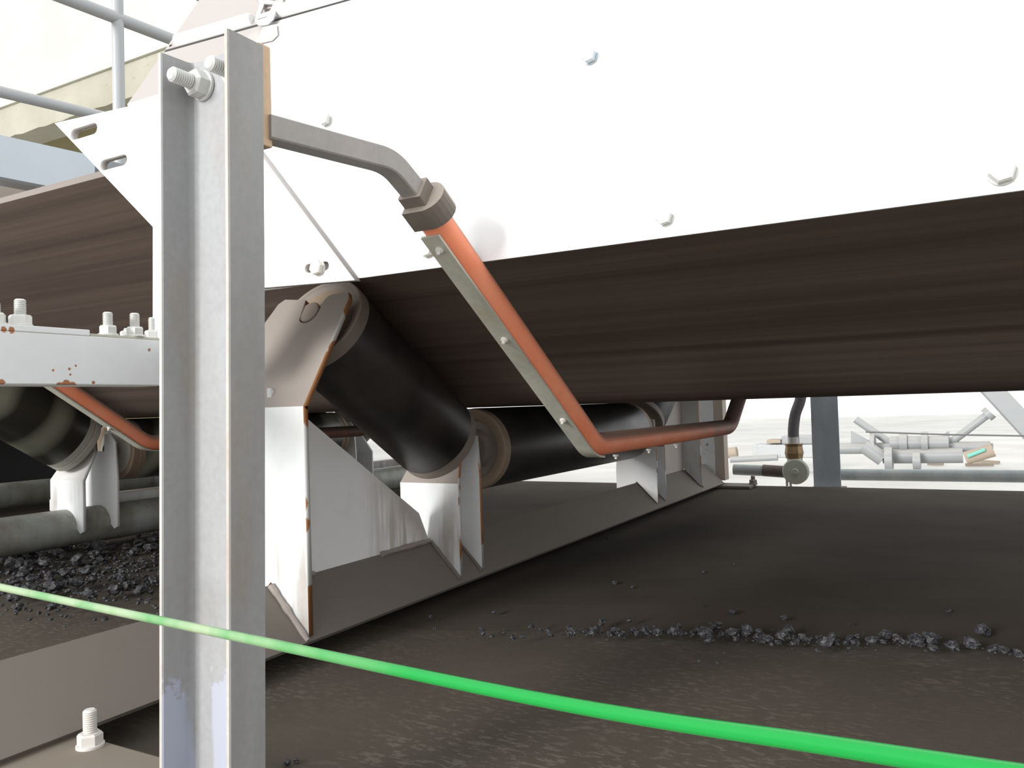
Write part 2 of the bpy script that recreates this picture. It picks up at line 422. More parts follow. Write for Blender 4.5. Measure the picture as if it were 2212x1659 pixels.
def fillet(pts, r, n=8):
    pts = [V(p) for p in pts]; out = [pts[0]]
    for i in range(1, len(pts) - 1):
        a, b, c = pts[i - 1], pts[i], pts[i + 1]; rr = r[i - 1] if isinstance(r, (list, tuple)) else r
        d1 = (a - b).normalized(); d2 = (c - b).normalized(); ang = d1.angle(d2)
        t = min(rr / math.tan(ang / 2), (a - b).length * 0.49, (c - b).length * 0.49)
        s, e = b + d1 * t, b + d2 * t
        for k in range(n + 1):
            q = k / n; out.append(s * (1 - q) ** 2 + b * 2 * q * (1 - q) + e * q * q)
    out.append(pts[-1]); return out
def add_sweep(bm, pts, section, side, caps=True):
    """section: (a, b) pairs; a along the constant direction side, b along side x tangent"""
    rings = []; n = len(pts)
    for i, p in enumerate(pts):
        t = (pts[min(i + 1, n - 1)] - pts[max(i - 1, 0)]).normalized()
        s = (side - t * side.dot(t)).normalized(); w = t.cross(s)
        rings.append([bm.verts.new(p + s * a + w * b) for a, b in section])
    k = len(section)
    for A, B in zip(rings, rings[1:]):
        for j in range(k): bm.faces.new((A[j], A[(j + 1) % k], B[(j + 1) % k], B[j]))
    if caps: bm.faces.new(rings[0][::-1]); bm.faces.new(rings[-1])
def sweep_me(pts, section, side=V((1, 0, 0))):
    bm = bmesh.new(); add_sweep(bm, [V(p) for p in pts], section, V(side)); return me_from(bm)
def circ(r, n=20): return [(r * math.cos(2 * math.pi * k / n), r * math.sin(2 * math.pi * k / n)) for k in range(n)]
def rect(a, b, c=0.002):
    return [(-a + c, -b), (a - c, -b), (a, -b + c), (a, b - c), (a - c, b), (-a + c, b), (-a, b - c), (-a, -b + c)]
def tube(name, a, b, r, parent, m, n=20):
    a, b = V(a), V(b)
    return ob(name, lathe_me(a, b - a, [(0, r), ((b - a).length, r)], n), parent, m, True)
def tube_thing(name, a, b, r, m, label, cat, group=None, n=20):
    return tag(tube(name, a, b, r, None, m, n), label, cat, group)
XA, YA, ZA = V((1, 0, 0)), V((0, 1, 0)), V((0, 0, 1))

# ------------------------------------------------------------------ setting
gz = -1.0
ob('floor', box_me((-30, -12, gz - 0.2), (30, 40, gz)), None, 'ground', kind='structure')
wp = [at(0, 232, 'Y', 5), at(0, 290, 'Y', 5)]
wall = ob('wall_back', box_me((-16, 5.0, wp[0].z), (-3.2, 5.4, wp[0].z + 5)), None, 'wall', kind='structure')
def ragged(z0, z1):
    bm = bmesh.new(); n = 90; x0, x1 = -16, -3.2; A = []; B = []; C = []
    for k in range(n + 1):
        x = x0 + (x1 - x0) * k / n
        zz = z0 + (random.random() - .5) * 0.02
        A.append(bm.verts.new((x, 5.03, z1))); B.append(bm.verts.new((x, 5.03, zz))); C.append(bm.verts.new((x, 5.38, z0 + 0.02)))
    for k in range(n):
        bm.faces.new((A[k], A[k + 1], B[k + 1], B[k])); bm.faces.new((B[k], B[k + 1], C[k + 1], C[k]))
    return me_from(bm)
ob('trim_1', ragged(wp[1].z - 0.05, wp[0].z + 0.01), None, 'wallband', kind='structure')
ob('ceiling', box_me((-16, 5.36, wp[1].z - 0.02), (-3.2, 9.0, wp[1].z + 0.2)), None, 'soffit', kind='structure')
ob('wall_far', box_me((-20, 8.8, gz), (-9.5, 9.0, wp[1].z)), None, 'soffit', kind='structure')

# ------------------------------------------------------------------ lower deck
dk = thing('deck_plate', (-0.5, 1.6, -0.34), 'dark dust-covered deck sheet spread beneath the upper belt and rollers', 'deck plate')
fold = [(-4.2, 0.93), (-1.3, 0.95), (-0.72, 0.98), (-0.34, 1.12), (0.05, 1.19), (1.6, 1.5)]
def slab(rows_, th, name, m):
    """closed slab under a grid of points"""
    bm = bmesh.new(); T = [[bm.verts.new(p) for p in r_] for r_ in rows_]; Bt = [[bm.verts.new((p[0], p[1], p[2] - th)) for p in r_] for r_ in rows_]
    n, k = len(T), len(T[0])
    for i in range(n - 1):
        for j in range(k - 1):
            bm.faces.new((T[i][j], T[i][j + 1], T[i + 1][j + 1], T[i + 1][j])); bm.faces.new((Bt[i][j], Bt[i + 1][j], Bt[i + 1][j + 1], Bt[i][j + 1]))
        for j in (0, k - 1): bm.faces.new((T[i][j], T[i + 1][j], Bt[i + 1][j], Bt[i][j]))
    for i in (0, n - 1):
        for j in range(k - 1): bm.faces.new((T[i][j], T[i][j + 1], Bt[i][j + 1], Bt[i][j]))
    return ob(name, me_from(bm), dk, m)
slab([[(x, y, -0.3380), (x, y + .05, -.3330), (x, y + .16, -.3258), (x, 3.0, -.325), (x, 3.08, -.327), (x, 3.13, -.333)] for x, y in fold], .004, 'far_sheet', 'deckfar')
slab([[(x, 0.53, -0.345), (x, y - 0.1, -0.336), (x, y + .08, -.3348)] for x, y in fold], .007, 'near_sheet', 'decknear')

# ------------------------------------------------------------------ conveyor belt
YC = 1.77
PHI = math.radians(32.3)
def belt_profile():
    half = [(0.744, 0.353), (1.310, -0.004)]
    right = [(2 * YC - y, z) for y, z in half][::-1]
    pts = [V((0, y, z)) for y, z in half + right]
    return fillet(pts, [0.22, 0.22], 10)
bp = belt_profile()
bm = bmesh.new(); xs = [-7.0 + 0.22 * i for i in range(46)]
rows = []
for x in xs:
    row = []
    d = min(abs((x + 0.85 + 1.1 * k)) for k in range(-4, 7)) / 0.55
    for p in bp: row.append(bm.verts.new((x, p.y, p.z)))
    rows.append(row)
for A, B in zip(rows, rows[1:]):
    for k in range(len(bp) - 1): bm.faces.new((A[k], A[k + 1], B[k + 1], B[k]))
bmesh.ops.recalc_face_normals(bm, faces=bm.faces[:])
nz = [f for f in bm.faces if abs(f.calc_center_median().y - YC) < 0.2][0].normal.z
th = 0.016
r = bmesh.ops.solidify(bm, geom=bm.faces[:], thickness=th if nz < 0 else -th)
me = bpy.data.meshes.new('belt'); bm.normal_update(); bm.to_mesh(me); bm.free()
zmin = min(v.co.z for v in me.vertices)
for v in me.vertices: v.co.z += (-0.002 - zmin)
for p in me.polygons:
    c = p.center
    if abs(p.normal.x) < 0.2 and (c.y < 0.760) and p.normal.dot(V((0, -math.cos(PHI), math.sin(PHI)))) > 0.8: p.material_index = 1
beltob = ob('conveyor_belt', me, None, ['belt', 'beltedge'], True)
tag(beltob, 'broad dark brown rubber belt troughed over the rollers under white covers', 'conveyor belt')

# ------------------------------------------------------------------ idlers
IX = -0.85
def roller(name, c0, c1, label, group, shell='roller', cap='cap', lip='capbrown', r=0.080, ring=.021, rec=0.0):
    c0, c1 = V(c0), V(c1); a = (c1 - c0).normalized(); L = (c1 - c0).length
    t = thing(name, (c0 + c1) / 2, label, 'roller', group)
    e = ring
    ob('shell', lathe_me(c0, a, [(e, r - 0.0015), (e + .003, r), (L - e - .003, r), (L - e, r - 0.0015)], 64), t, shell, True)
    for p, d in ((c0, a), (c1, -a)):
        g = ob('end_ring', lathe_me(p, d, [(.005, r * .74), (.002, r * .86), (0, r * 0.90), (0, r - 0.0025), (0.002, r - 0.0008), *([(e * .45, r - 0.0008), (e * .5, r - .0025), (e * .55, r - .0008)] if ring > .03 else []), (e + .001, r - 0.0008)], 64, False), t, cap, True)
        ob('seal', lathe_me(p, d, [(.001, 0.017), (.001, .034), (.005 + rec, .040), (.005 + rec, r * .70), (.004, r * .765)], 48, False), g, lip, True)
        ob('shaft_end', lathe_me(p, -d, [(-0.012, 0.0185), (0.0205, 0.0185), (0.0220, 0.0170)], 24), t, cap, True)
    return t
wd = V((0, math.cos(PHI), -math.sin(PHI)))
w0 = V((IX - 0.006, 0.932, 0.139)); w1 = w0 + wd * 0.375
wf0 = V((w0.x, 2 * YC - w0.y, w0.z)); wf1 = V((w1.x, 2 * YC - w1.y, w1.z))
zc = -0.083
roller('wing_roller', w0, w1, 'black inclined roller with dusty end, beside the dusty upright bracket plate', 'near side wing rollers')
roller('center_roller', (IX + .002, 1.345, zc), (IX + .002, 2.185, zc), 'long level black roller lying behind the bend of the orange bar', 'level rollers', 'roller', 'capbrown', 'cap', rec=.012)
roller('wing_roller', wf0, wf1, 'inclined roller at the far end of the level black roller, mostly hidden by the belt', 'far side wing rollers')
DX = -1.1
sh = lambda p: V(p) + V((DX, 0, 0))
roller('wing_roller', sh(w0), sh(w1), 'black inclined roller with painted greenish sheen under the white beam on the left', 'near side wing rollers', 'rollerg', 'caplight', 'caplight', ring=.034)
roller('center_roller', sh((IX + .002, 1.345, zc)), sh((IX + .002, 2.185, zc)), 'level roller with pale tan end, half hidden behind the steel post', 'level rollers', 'rollerg', 'capbrown', 'caplight', ring=.036)
roller('wing_roller', sh(wf0), sh(wf1), 'inclined roller seen through the gap below the near black wing roller', 'far side wing rollers', 'rollerg', 'caplight', 'caplight', ring=.034)

RZ = -0.238
def angle_beam(y0, y1, x, ridge):
    l = 0.070; t = 0.008; k = math.sqrt(.5)
    sec = [(x, ridge), (x + l, ridge - l), (x + l - t * k, ridge - l - t * k), (x, ridge - t * 1.42), (x - l + t * k, ridge - l - t * k), (x - l, ridge - l)]
    bm = bmesh.new(); A = [bm.verts.new((a, y0, b)) for a, b in sec]
    mid = [bm.verts.new((a, y1 - 0.05, b)) for a, b in sec]
    B = [bm.verts.new((a, y1, b)) for a, b in sec]
    for P, Q in ((A, mid), (mid, B)):
        for j in range(6): bm.faces.new((P[j], P[(j + 1) % 6], Q[(j + 1) % 6], Q[j]))
    bm.faces.new(A[::-1]); bm.faces.new(B)
    return me_from(bm)
def saddle(x, y, w, ztop, notch=True, lift=0.0):
    """lower outline of a bracket plate that sits on the angle's ridge"""
    s = RZ
    return [V((x - w, y, ztop)), V((x - w, y, s - w + lift)), V((x, y, s + lift)), V((x + w, y, s - w + lift)), V((x + w, y, ztop))]
idl = thing('idler_frame', (IX, YC, -0.31), 'dusty white idler frame of welded plates on an inverted angle, behind the steel post', 'idler frame', 'idler frames')
ob('cross_beam', angle_beam(0.40, 2.97, IX, RZ), idl, 'angle')
def end_plate(y, s, foot_w, parent, lab=None):
    """lower upright plate and the tilted head with the shaft slot; s=+1 near end, -1 far end"""
    w = foot_w; bend = 0.008; t = 0.009
    e = plate('end_plate', [V((IX - w, y, bend)), V((IX - w, y, RZ - w + 0.004)), V((IX, y, RZ + 0.004)), V((IX + w, y, RZ - w + 0.004)), V((IX + w, y, bend))], V((0, -s, 0)), t, parent, ['white', 'edge'])
    tilt = V((0, s * math.sin(PHI), math.cos(PHI))); L = 0.198
    o = V((IX, y, bend)); hw = 0.075
    sc = 0.165; r = 0.0185
    q = lambda a, b: o + XA * a + tilt * b
    pts = [q(-w, 0), q(w, 0), q(w, L - .012), q(w - .006, L)]
    pts += [q(0.026, L - 0.002), q(0.0195, L - 0.012)]
    for k in range(9):
        an = -math.pi * k / 8
        pts.append(q(r * math.cos(an), sc + r * math.sin(an)))
    pts += [q(-0.019, L - 0.006), q(-hw + 0.01, L), q(-hw, L - .008), q(-hw - 0.022, L - .08), q(-w, 0.01)]
    nrm = XA.cross(tilt); nrm = nrm if nrm.y * s < 0 else -nrm
    plate('end_plate_head', pts, nrm, t, parent, ['dustplate', 'edge'], label='dusty tilted bracket head with a notch holding the roller shaft')
end_plate(0.820, 1, 0.068, idl)
end_plate(2 * YC - 0.820, -1, 0.060, idl)
for s in (1, -1):
    Y = lambda y: y if s > 0 else 2 * YC - y
    g = [V((IX, Y(0.829), 0.035)), V((IX, Y(1.172), -0.185)), V((IX, Y(1.200), RZ)), V((IX, Y(0.829), RZ))]
    plate('gusset', g, XA, 0.008, idl, ['gusset', 'white'])
    # bracket under the wing roller's low end
    y = Y(1.203); w = 0.063
    low = plate('roller_bracket', [V((IX - w, y, -0.135)), V((IX - w, y, RZ - w + .004)), V((IX, y, RZ + .004)), V((IX + w, y, RZ - w + .004)), V((IX + w, y, -0.135))], V((0, -s, 0)), 0.008, idl, ['white', 'edge'])
    tl = V((0, s * math.sin(PHI), math.cos(PHI))); o = V((IX, y, -0.135))
    q = lambda a, b: o + XA * a + tl * b
    plate('roller_bracket', [q(-w, 0), q(w, 0), q(w - .018, .075), q(.02, .095), q(.018, .07), q(-.018, .07), q(-.02, .095), q(-w + .018, .075)], V((0, -s, .5)), 0.008, idl, ['dustplate', 'edge'])
    y = Y(1.276)
    plate('roller_bracket', [V((IX - w, y, -0.20)), V((IX - w, y, RZ - w + .004)), V((IX, y, RZ + .004)), V((IX + w, y, RZ - w + .004)), V((IX + w, y, -0.13)), V((IX + w - .004, y, -0.055)), V((IX + .022, y, -.045)), V((IX + .019, y, -.085)), V((IX - .019, y, -.085)), V((IX - .022, y, -.045)), V((IX - w + .01, y, -0.06))], V((0, -s, 0)), 0.008, idl, ['pale', 'edge'])
# weld beads along the plate feet
def bead(parent, a, b, r=0.004, m='white'):
    a, b = V(a), V(b); n = max(4, int((b - a).length / 0.006)); bm = bmesh.new(); ax, u, w = frame(b - a)
    pr = [((b - a).length * k / n, r * (0.75 + 0.5 * random.random())) for k in range(n + 1)]
    add_lathe(bm, a, b - a, pr, 8); ob('weld_bead', me_from(bm), parent, m, True)
for y, w in ((0.816, .068), (1.199, .063), (1.272, .063), (2 * YC - .816, .06)):
    bead(idl, (IX + .004, y, RZ + .000), (IX + w + .002, y, RZ - w), 0.0045 if y < 1 else .003, 'angle' if y > 1 else 'dustplate')
bead(idl, (IX + .005, 0.90, RZ + .001), (IX + .005, 0.835, RZ + .001), .004, 'dustplate')
bead(idl, (IX + .005, 1.195, RZ + .001), (IX + .005, 1.06, RZ + .001), .004, 'dustplate')
# foot plates with hold-down bolts
ft = at(195, 1612, 'Z', -0.314)
stud(idl, ft, ZA, 0.0125, 0.020, 'dustbolt')
ob('foot_plate', box_me((IX + .02, 2.93, -0.324), (IX + .17, 3.04, -0.314), .002), idl, 'angle')
stud(idl, at(1627, 1046, 'Z', -0.314), ZA, 0.016, 0.012, 'cap')
st = ob('stringer', box_me((-4.0, 0.20, -0.45), (0.3, 0.50, -0.314), .004), None, 'stringer')
tag(st, 'brown dust-covered stringer flange at lower left carrying the foot bolt', 'beam')

# left idler: pipe cross beam with saddle brackets
LX = IX + DX
idl2 = thing('idler_frame', (LX, YC, -0.33), 'idler frame on a round grimy pipe with curved saddle brackets, left of the steel post', 'idler frame', 'idler frames')
PR = 0.046; PZ = -0.268; PX = LX - 0.005
tube('cross_pipe', (PX, 0.50, PZ), (PX, 3.0, PZ), PR, idl2, 'leftpipe', 40)
def saddle_bracket(y, s, head, m='white', tilted=False):
    w = 0.066
    pts = []
    zt = -0.150
    arc = []
    for k in range(13):
        an = math.pi * k / 12
        arc.append(V((PX - PR * 0.98 * math.cos(an), y, PZ + PR * 0.98 * math.sin(an))))
    pts = [V((LX - w, y, zt)), V((LX - w, y, PZ + .012)), V((LX - w + .006, y, PZ))] + arc + [V((LX + w - .012, y, PZ - .012)), V((LX + w, y, PZ - .006)), V((LX + w, y, zt))]
    if head:
        top = -0.040
        pts += [V((LX + w - .006, y, -0.06)), V((LX + w - .022, y, top)), V((LX + .022, y, top)), V((LX + .019, y, -.085)), V((LX - .019, y, -.085)), V((LX - .022, y, top)), V((LX - w + .02, y, top))]
    plate('saddle_bracket', pts, V((0, -s, 0)), 0.008, idl2, [m, m])
    if tilted:
        tl = V((0, s * math.sin(PHI), math.cos(PHI))); o = V((LX, y, zt)); q = lambda a, b: o + XA * a + tl * b
        plate('bracket_head', [q(-w, 0), q(w, 0), q(w - .016, .08), q(.02, .10), q(.018, .07), q(-.018, .07), q(-.02, .10), q(-w + .016, .08)], V((0, -s, .5)), 0.008, idl2, ['pale', 'pale'])
for s in (1, -1):
    Y = lambda y: y if s > 0 else 2 * YC - y
    saddle_bracket(Y(1.215), s, False, 'white', True)
    saddle_bracket(Y(1.305), s, True, 'pale')
    # outer end bracket of the pipe frame
    y = Y(0.80); w = .066
    plate('end_plate', [V((LX - w, y, 0.0)), V((LX - w, y, PZ)), V((LX + w, y, PZ)), V((LX + w, y, 0.0))], V((0, -s, 0)), .009, idl2, ['white', 'edge'])
    tl = V((0, s * math.sin(PHI), math.cos(PHI))); o = V((LX, y, 0)); q = lambda a, b: o + XA * a + tl * b
    plate('end_plate_head', [q(-w, 0), q(w, 0), q(w, .19), q(.02, .19), q(.019, .16), q(-.019, .16), q(-.02, .19), q(-w, .19)], V((0, -s, .5)), .009, idl2, ['dustplate', 'edge'])
ob('flat_bar', box_me((LX - 0.13, 1.25, -0.235), (LX - 0.085, 2.9, -0.205), .002), idl2, 'white')
tube_thing('stringer_pipe', (LX - .62, 0.4, -0.225), (LX - .62, 3.0, -0.225), 0.038, 'leftpipe', 'grey pipe behind the left wing roller, running under the belt', 'pipe')

bk = ob('shade_sheet', box_me((-3.2, 0.3, -.36), (-3.15, 2.6, -.02), .004), None, 'dark')  # added dark sheet standing in for the shade below the belt
tag(bk, 'added dark sheet for the shade below the belt behind the left rollers', 'plate')

# ------------------------------------------------------------------ cover with lid
YP = 0.712
cov = thing('cover_panel', at(1300, 530, 'Y', YP), 'large white steel cover panel with hex bolts above the belt', 'cover panel')
zcr = at(275, 225, 'Y', YP).z
cl = at(275, 225, 'Y', YP)
bl = at(780, 600, 'Y', YP); br = at(2212, 410, 'Y', YP)
XR = 0.9
brx = bl + (br - bl) * ((XR - bl.x) / (br.x - bl.x))
plate('panel', [cl, at(400, 600, 'Y', YP), at(560, 628, 'Y', YP), bl, brx, V((XR, YP, zcr))], V((0, -1, 0)), 0.004, cov, ['cover', 'cover'])
for x, y, d, m in ((1275, 122, .0085, 'blueish'), (706, 259, .0085, 'zinc'), (2164, 372, .0105, 'zinc'), (1437, 470, .0085, 'zinc'), (926, 541, .0085, 'zinc')):
    hexbolt(cov, at(x, y, 'Y', YP), -YA, d, m)
SL = V((0, 0.53, 0.848)).normalized()
NL = V((0, -SL.z, SL.y))
p0 = V((0, YP, zcr))
LP = lambda x, y: at_plane(x, y, p0, NL)
s0, s1 = LP(352, 114), LP(760, 0)
s1 = LP(1000, -67)
s2 = V((XR, s1.y, s1.z))
plate('panel_bend', [cl, V((XR, YP, zcr)), s2, s1, s0], NL, 0.004, cov, ['lid', 'lid'])
lid = thing('hood_lid', LP(600, -120), 'dusty beige sloping hood lid with white rolled lips above the dark seam', 'hood lid')
up = SL * 0.007
tl_, tr_ = LP(435, 0) , None
tl_ = s0 + (LP(430, 0) - s0) * 3.0
plate('lid_sheet', [s0 + up, s1 + up, s2 + up, s2 + SL * .40, tl_], NL, 0.004, lid, ['lid', 'lid'])
sd = (s1 - s0).normalized()
plate('gap_strip', [s0 - SL * .001 - NL * .001, s1 - SL * .001 - NL * .001, s1 + SL * .0068 - NL * .001, s0 + SL * .0068 - NL * .001], NL, 0.002, lid, ['dark', 'dark'])  # dark strip set behind the seam so the gap reads dark
def lip(a, b, h, d):
    sec = [(h * math.cos(x) * 1.0, d * math.sin(x)) for x in [math.pi * k / 8 for k in range(9)]] 
    bm = bmesh.new(); rings = []
    for t in (0, .02, .5, .98, 1):
        sc = .8 if t in (0, 1) else 1
        p = a + (b - a) * t
        rings.append([bm.verts.new(p + SL * (h + u_ * sc) + NL * v_ * sc) for u_, v_ in sec])
    for A, B in zip(rings, rings[1:]):
        for k in range(len(sec)): bm.faces.new((A[k], A[(k + 1) % len(sec)], B[(k + 1) % len(sec)], B[k]))
    bm.faces.new(rings[0][::-1]); bm.faces.new(rings[-1])
    ob('rolled_lip', me_from(bm), lid, 'cover', True)
seam = lambda x: s0 + (LP(760, 0) - s0) * ((x - 352) / 408.0)
lip(seam(378) + up, seam(556) + up, 0.0090, 0.012)
lip(seam(612) + up, seam(930) + up, 0.0090, 0.012)
hp = LP(369, 99)
ob('vent_hole', lathe_me(hp + NL * .0004, NL, [(0, .0022), (.0006, .0022)], 16), lid, 'dark')
# toggle latch
la = LP(578, 52)
lat = thing('toggle_latch', la, 'white toggle latch clamping the hood lid, above the steel post', 'latch')
U = sd; 
def LQ(px, py, h): return LP(px, py) + NL * h
plate('hook_plate', [LQ(563, 92, .004), LQ(556, 98, .004), LQ(590, 90, .004), LQ(602, 78, .004), LQ(600, 58, .004), LQ(572, 64, .004)], NL, 0.003, lat, ['cover', 'cover'])
lo = [LQ(561, 58, .010), LQ(566, 66, .010), LQ(586, 62, .010), LQ(598, 52, .010), LQ(610, 18, .010), LQ(574, 12, .010)]
h1 = [LQ(565, 53, .010), LQ(569, 57, .010), LQ(588, 51, .010), LQ(591, 45, .010)]
h2 = [LQ(569, 46, .010), LQ(594, 38, .010), LQ(602, 20, .010), LQ(579, 20, .010)]
plate('link', lo, NL, 0.004, lat, ['cover', 'cover'], holes=(h1, h2))
plate('base_plate', [LQ(572, 24, .003), LQ(612, 14, .003), LQ(625, -40, .003), LQ(580, -30, .003)], NL, 0.003, lat, ['lid', 'lid'])
pv = LQ(585, 6, .009)
ob('pivot_block', box_me(pv - V((.010, .006, .008)), pv + V((.010, .006, .008)), .002), lat, 'cover')
tube('pivot_pin', pv - U * .016, pv + U * .016, .0035, lat, 'zinc')

# ------------------------------------------------------------------ bracket plate behind the post
YB = 0.700
brk = thing('bracket_plate', at(335, 735, 'Y', YB), 'white slotted bracket plate behind the steel post', 'bracket')
B = lambda x, y: at(x, y, 'Y', YB)
hol = []
for x, y, L, H in ((181, 284, .0610, .0160), (245, 351, .0580, .0150), (684, 577, .0370, .0105)):
    c = B(x, y); hol.append(slot_pts(c, XA, ZA, L, H))
plate('slotted_plate', [B(118, 266), B(330, 490), B(330, 742), B(420, 742), B(420, 633), B(573, 621), B(766, 605), B(455, 190)], -YA, 0.0105, brk, ['cover', 'cutedge'], holes=hol)
hexbolt(brk, B(689, 579), -YA, .0095, 'dustbolt')

# ------------------------------------------------------------------ cantilever beam on the left
BX = -0.900
cb = thing('cantilever_beam', (BX - .03, .45, .041), 'white beam with chipped paint and bolted plates, ending at the steel post', 'beam')
sec = [(-.058, .040), (0, .040), (0, .0978), (-.058, .0978), (-.058, .092), (-.006, .092), (-.006, .046), (-.058, .046)]
bm = bmesh.new(); A = [bm.verts.new((BX + a, .30, b)) for a, b in sec]; Bv = [bm.verts.new((BX + a, .697, b)) for a, b in sec]
for j in range(8): bm.faces.new((A[j], A[(j + 1) % 8], Bv[(j + 1) % 8], Bv[j]))
bm.faces.new(A[::-1]); bm.faces.new(Bv)
bmesh.ops.bevel(bm, geom=[e for e in bm.edges if abs(e.verts[0].co.y - e.verts[1].co.y) > .1], offset=.0012, segments=1, affect='EDGES')
def chips(mname, spots, col=(0.33, 0.14, 0.06)):
    m = M[mname]; t = NT(m); cur = t.b.inputs['Base Color'].links[0].from_socket
    n = t.noise(220, detail=3)
    for p, r in spots:
        d = t.n.new('ShaderNodeVectorMath'); d.operation = 'DISTANCE'; t.l.new(t.pos.outputs['Position'], d.inputs[0]); d.inputs[1].default_value = p
        v = t.math('ADD', d.outputs['Value'], t.math('MULTIPLY', n, r * 1.1))
        cur = t.mix(t.step(v, r * 1.5, r * 1.35), cur, col)
    t.color(cur)
chips('beamwhite', [(at(x, y, 'X', BX), r) for x, y, r in ((143, 829, .0055), (158, 833, .005), (128, 832, .004), (202, 826, .0024), (4, 826, .004), (10, 711, .004), (26, 713, .004), (115, 800, .0015), (150, 797, .002), (164, 790, .0016), (152, 809, .0016))])
ob('channel', me_from(bm), cb, 'beamwhite')
yq = lambda x, y=720: at(x, y, 'X', BX).y
ob('clamp_plate', box_me((BX - .058, .30, .0980), (BX - .001, yq(196), .1055), .0012), cb, ['beamwhite'])
ob('gusset_plate', box_me((BX - .058, yq(200), .0980), (BX - .004, .696, .1015), .0008), cb, ['galv'])
for x, d, L, X_, z in ((44, .0125, .016, BX - .022, .1056), (-12, .0125, .010, BX - .022, .1056), (233, .0118, .015, BX - .020, .1016), (291, .0118, .016, BX - .014, .1016), (330, .0112, .0155, BX - .030, .1016), (275, .0100, .002, BX - .045, .1016)):
    stud(cb, V((X_, at(x, 700, 'X', X_).y, z)), ZA, d, L, 'zinc', rot=random.random())

# ------------------------------------------------------------------ steel post
PX0, PX1, PY0, PY1 = -0.543, -0.4645, 0.415, 0.449
PT = 0.283
post = thing('steel_post', ((PX0 + PX1) / 2 - .009, .43, -.33), 'grey weathered steel channel post standing in the left foreground', 'post')
def channel_profile():
    t = .0050; tf = .0048; rr = .006; pts = [(PX0, PY1), (PX0, PY0 + .001), (PX0 + .001, PY0), (PX0 + tf - .001, PY0), (PX0 + tf, PY0 + .001)]
    wy = PY1 - .0065
    for k in range(7):
        an = math.pi / 2 * k / 6
        pts.append((PX0 + tf + .0015 + rr - rr * math.cos(an), wy - rr + rr * math.sin(an)))
    for k in range(7):
        an = math.pi / 2 * (1 - k / 6)
        pts.append((PX1 - tf - .0015 - rr + rr * math.cos(an), wy - rr + rr * math.sin(an)))
    pts += [(PX1 - tf, PY0 + .001), (PX1 - tf + .001, PY0), (PX1 - .001, PY0), (PX1, PY0 + .001), (PX1, PY1)]
    return pts
pp = channel_profile(); bm = bmesh.new()
lean = lambda z: -.013 * (0.10 - z) / .43 if z < .1 else .004 * (z - .1) / .18
zs = [-.44, -.2, .1, PT]
rings = [[bm.verts.new((a + lean(z), b, z)) for a, b in pp] for z in zs]
for A, Bv in zip(rings, rings[1:]):
    for j in range(len(pp)): bm.faces.new((A[j], A[(j + 1) % len(pp)], Bv[(j + 1) % len(pp)], Bv[j]))
bm.faces.new(rings[0][::-1]); bm.faces.new(rings[-1])
me = me_from(bm)
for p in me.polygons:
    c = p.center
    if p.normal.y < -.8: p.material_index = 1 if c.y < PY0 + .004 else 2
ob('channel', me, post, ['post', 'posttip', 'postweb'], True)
wy = PY1 - .0065
for x, y in ((441, 187), (522, 165)):
    stud(post, at(x, y, 'Y', wy), V((-.06, -1, .02)), .0118, .016, 'zinc', rot=.1)
tz = at(580, 103, 'Y', .462).z; bz = at(580, 322, 'Y', .462).z
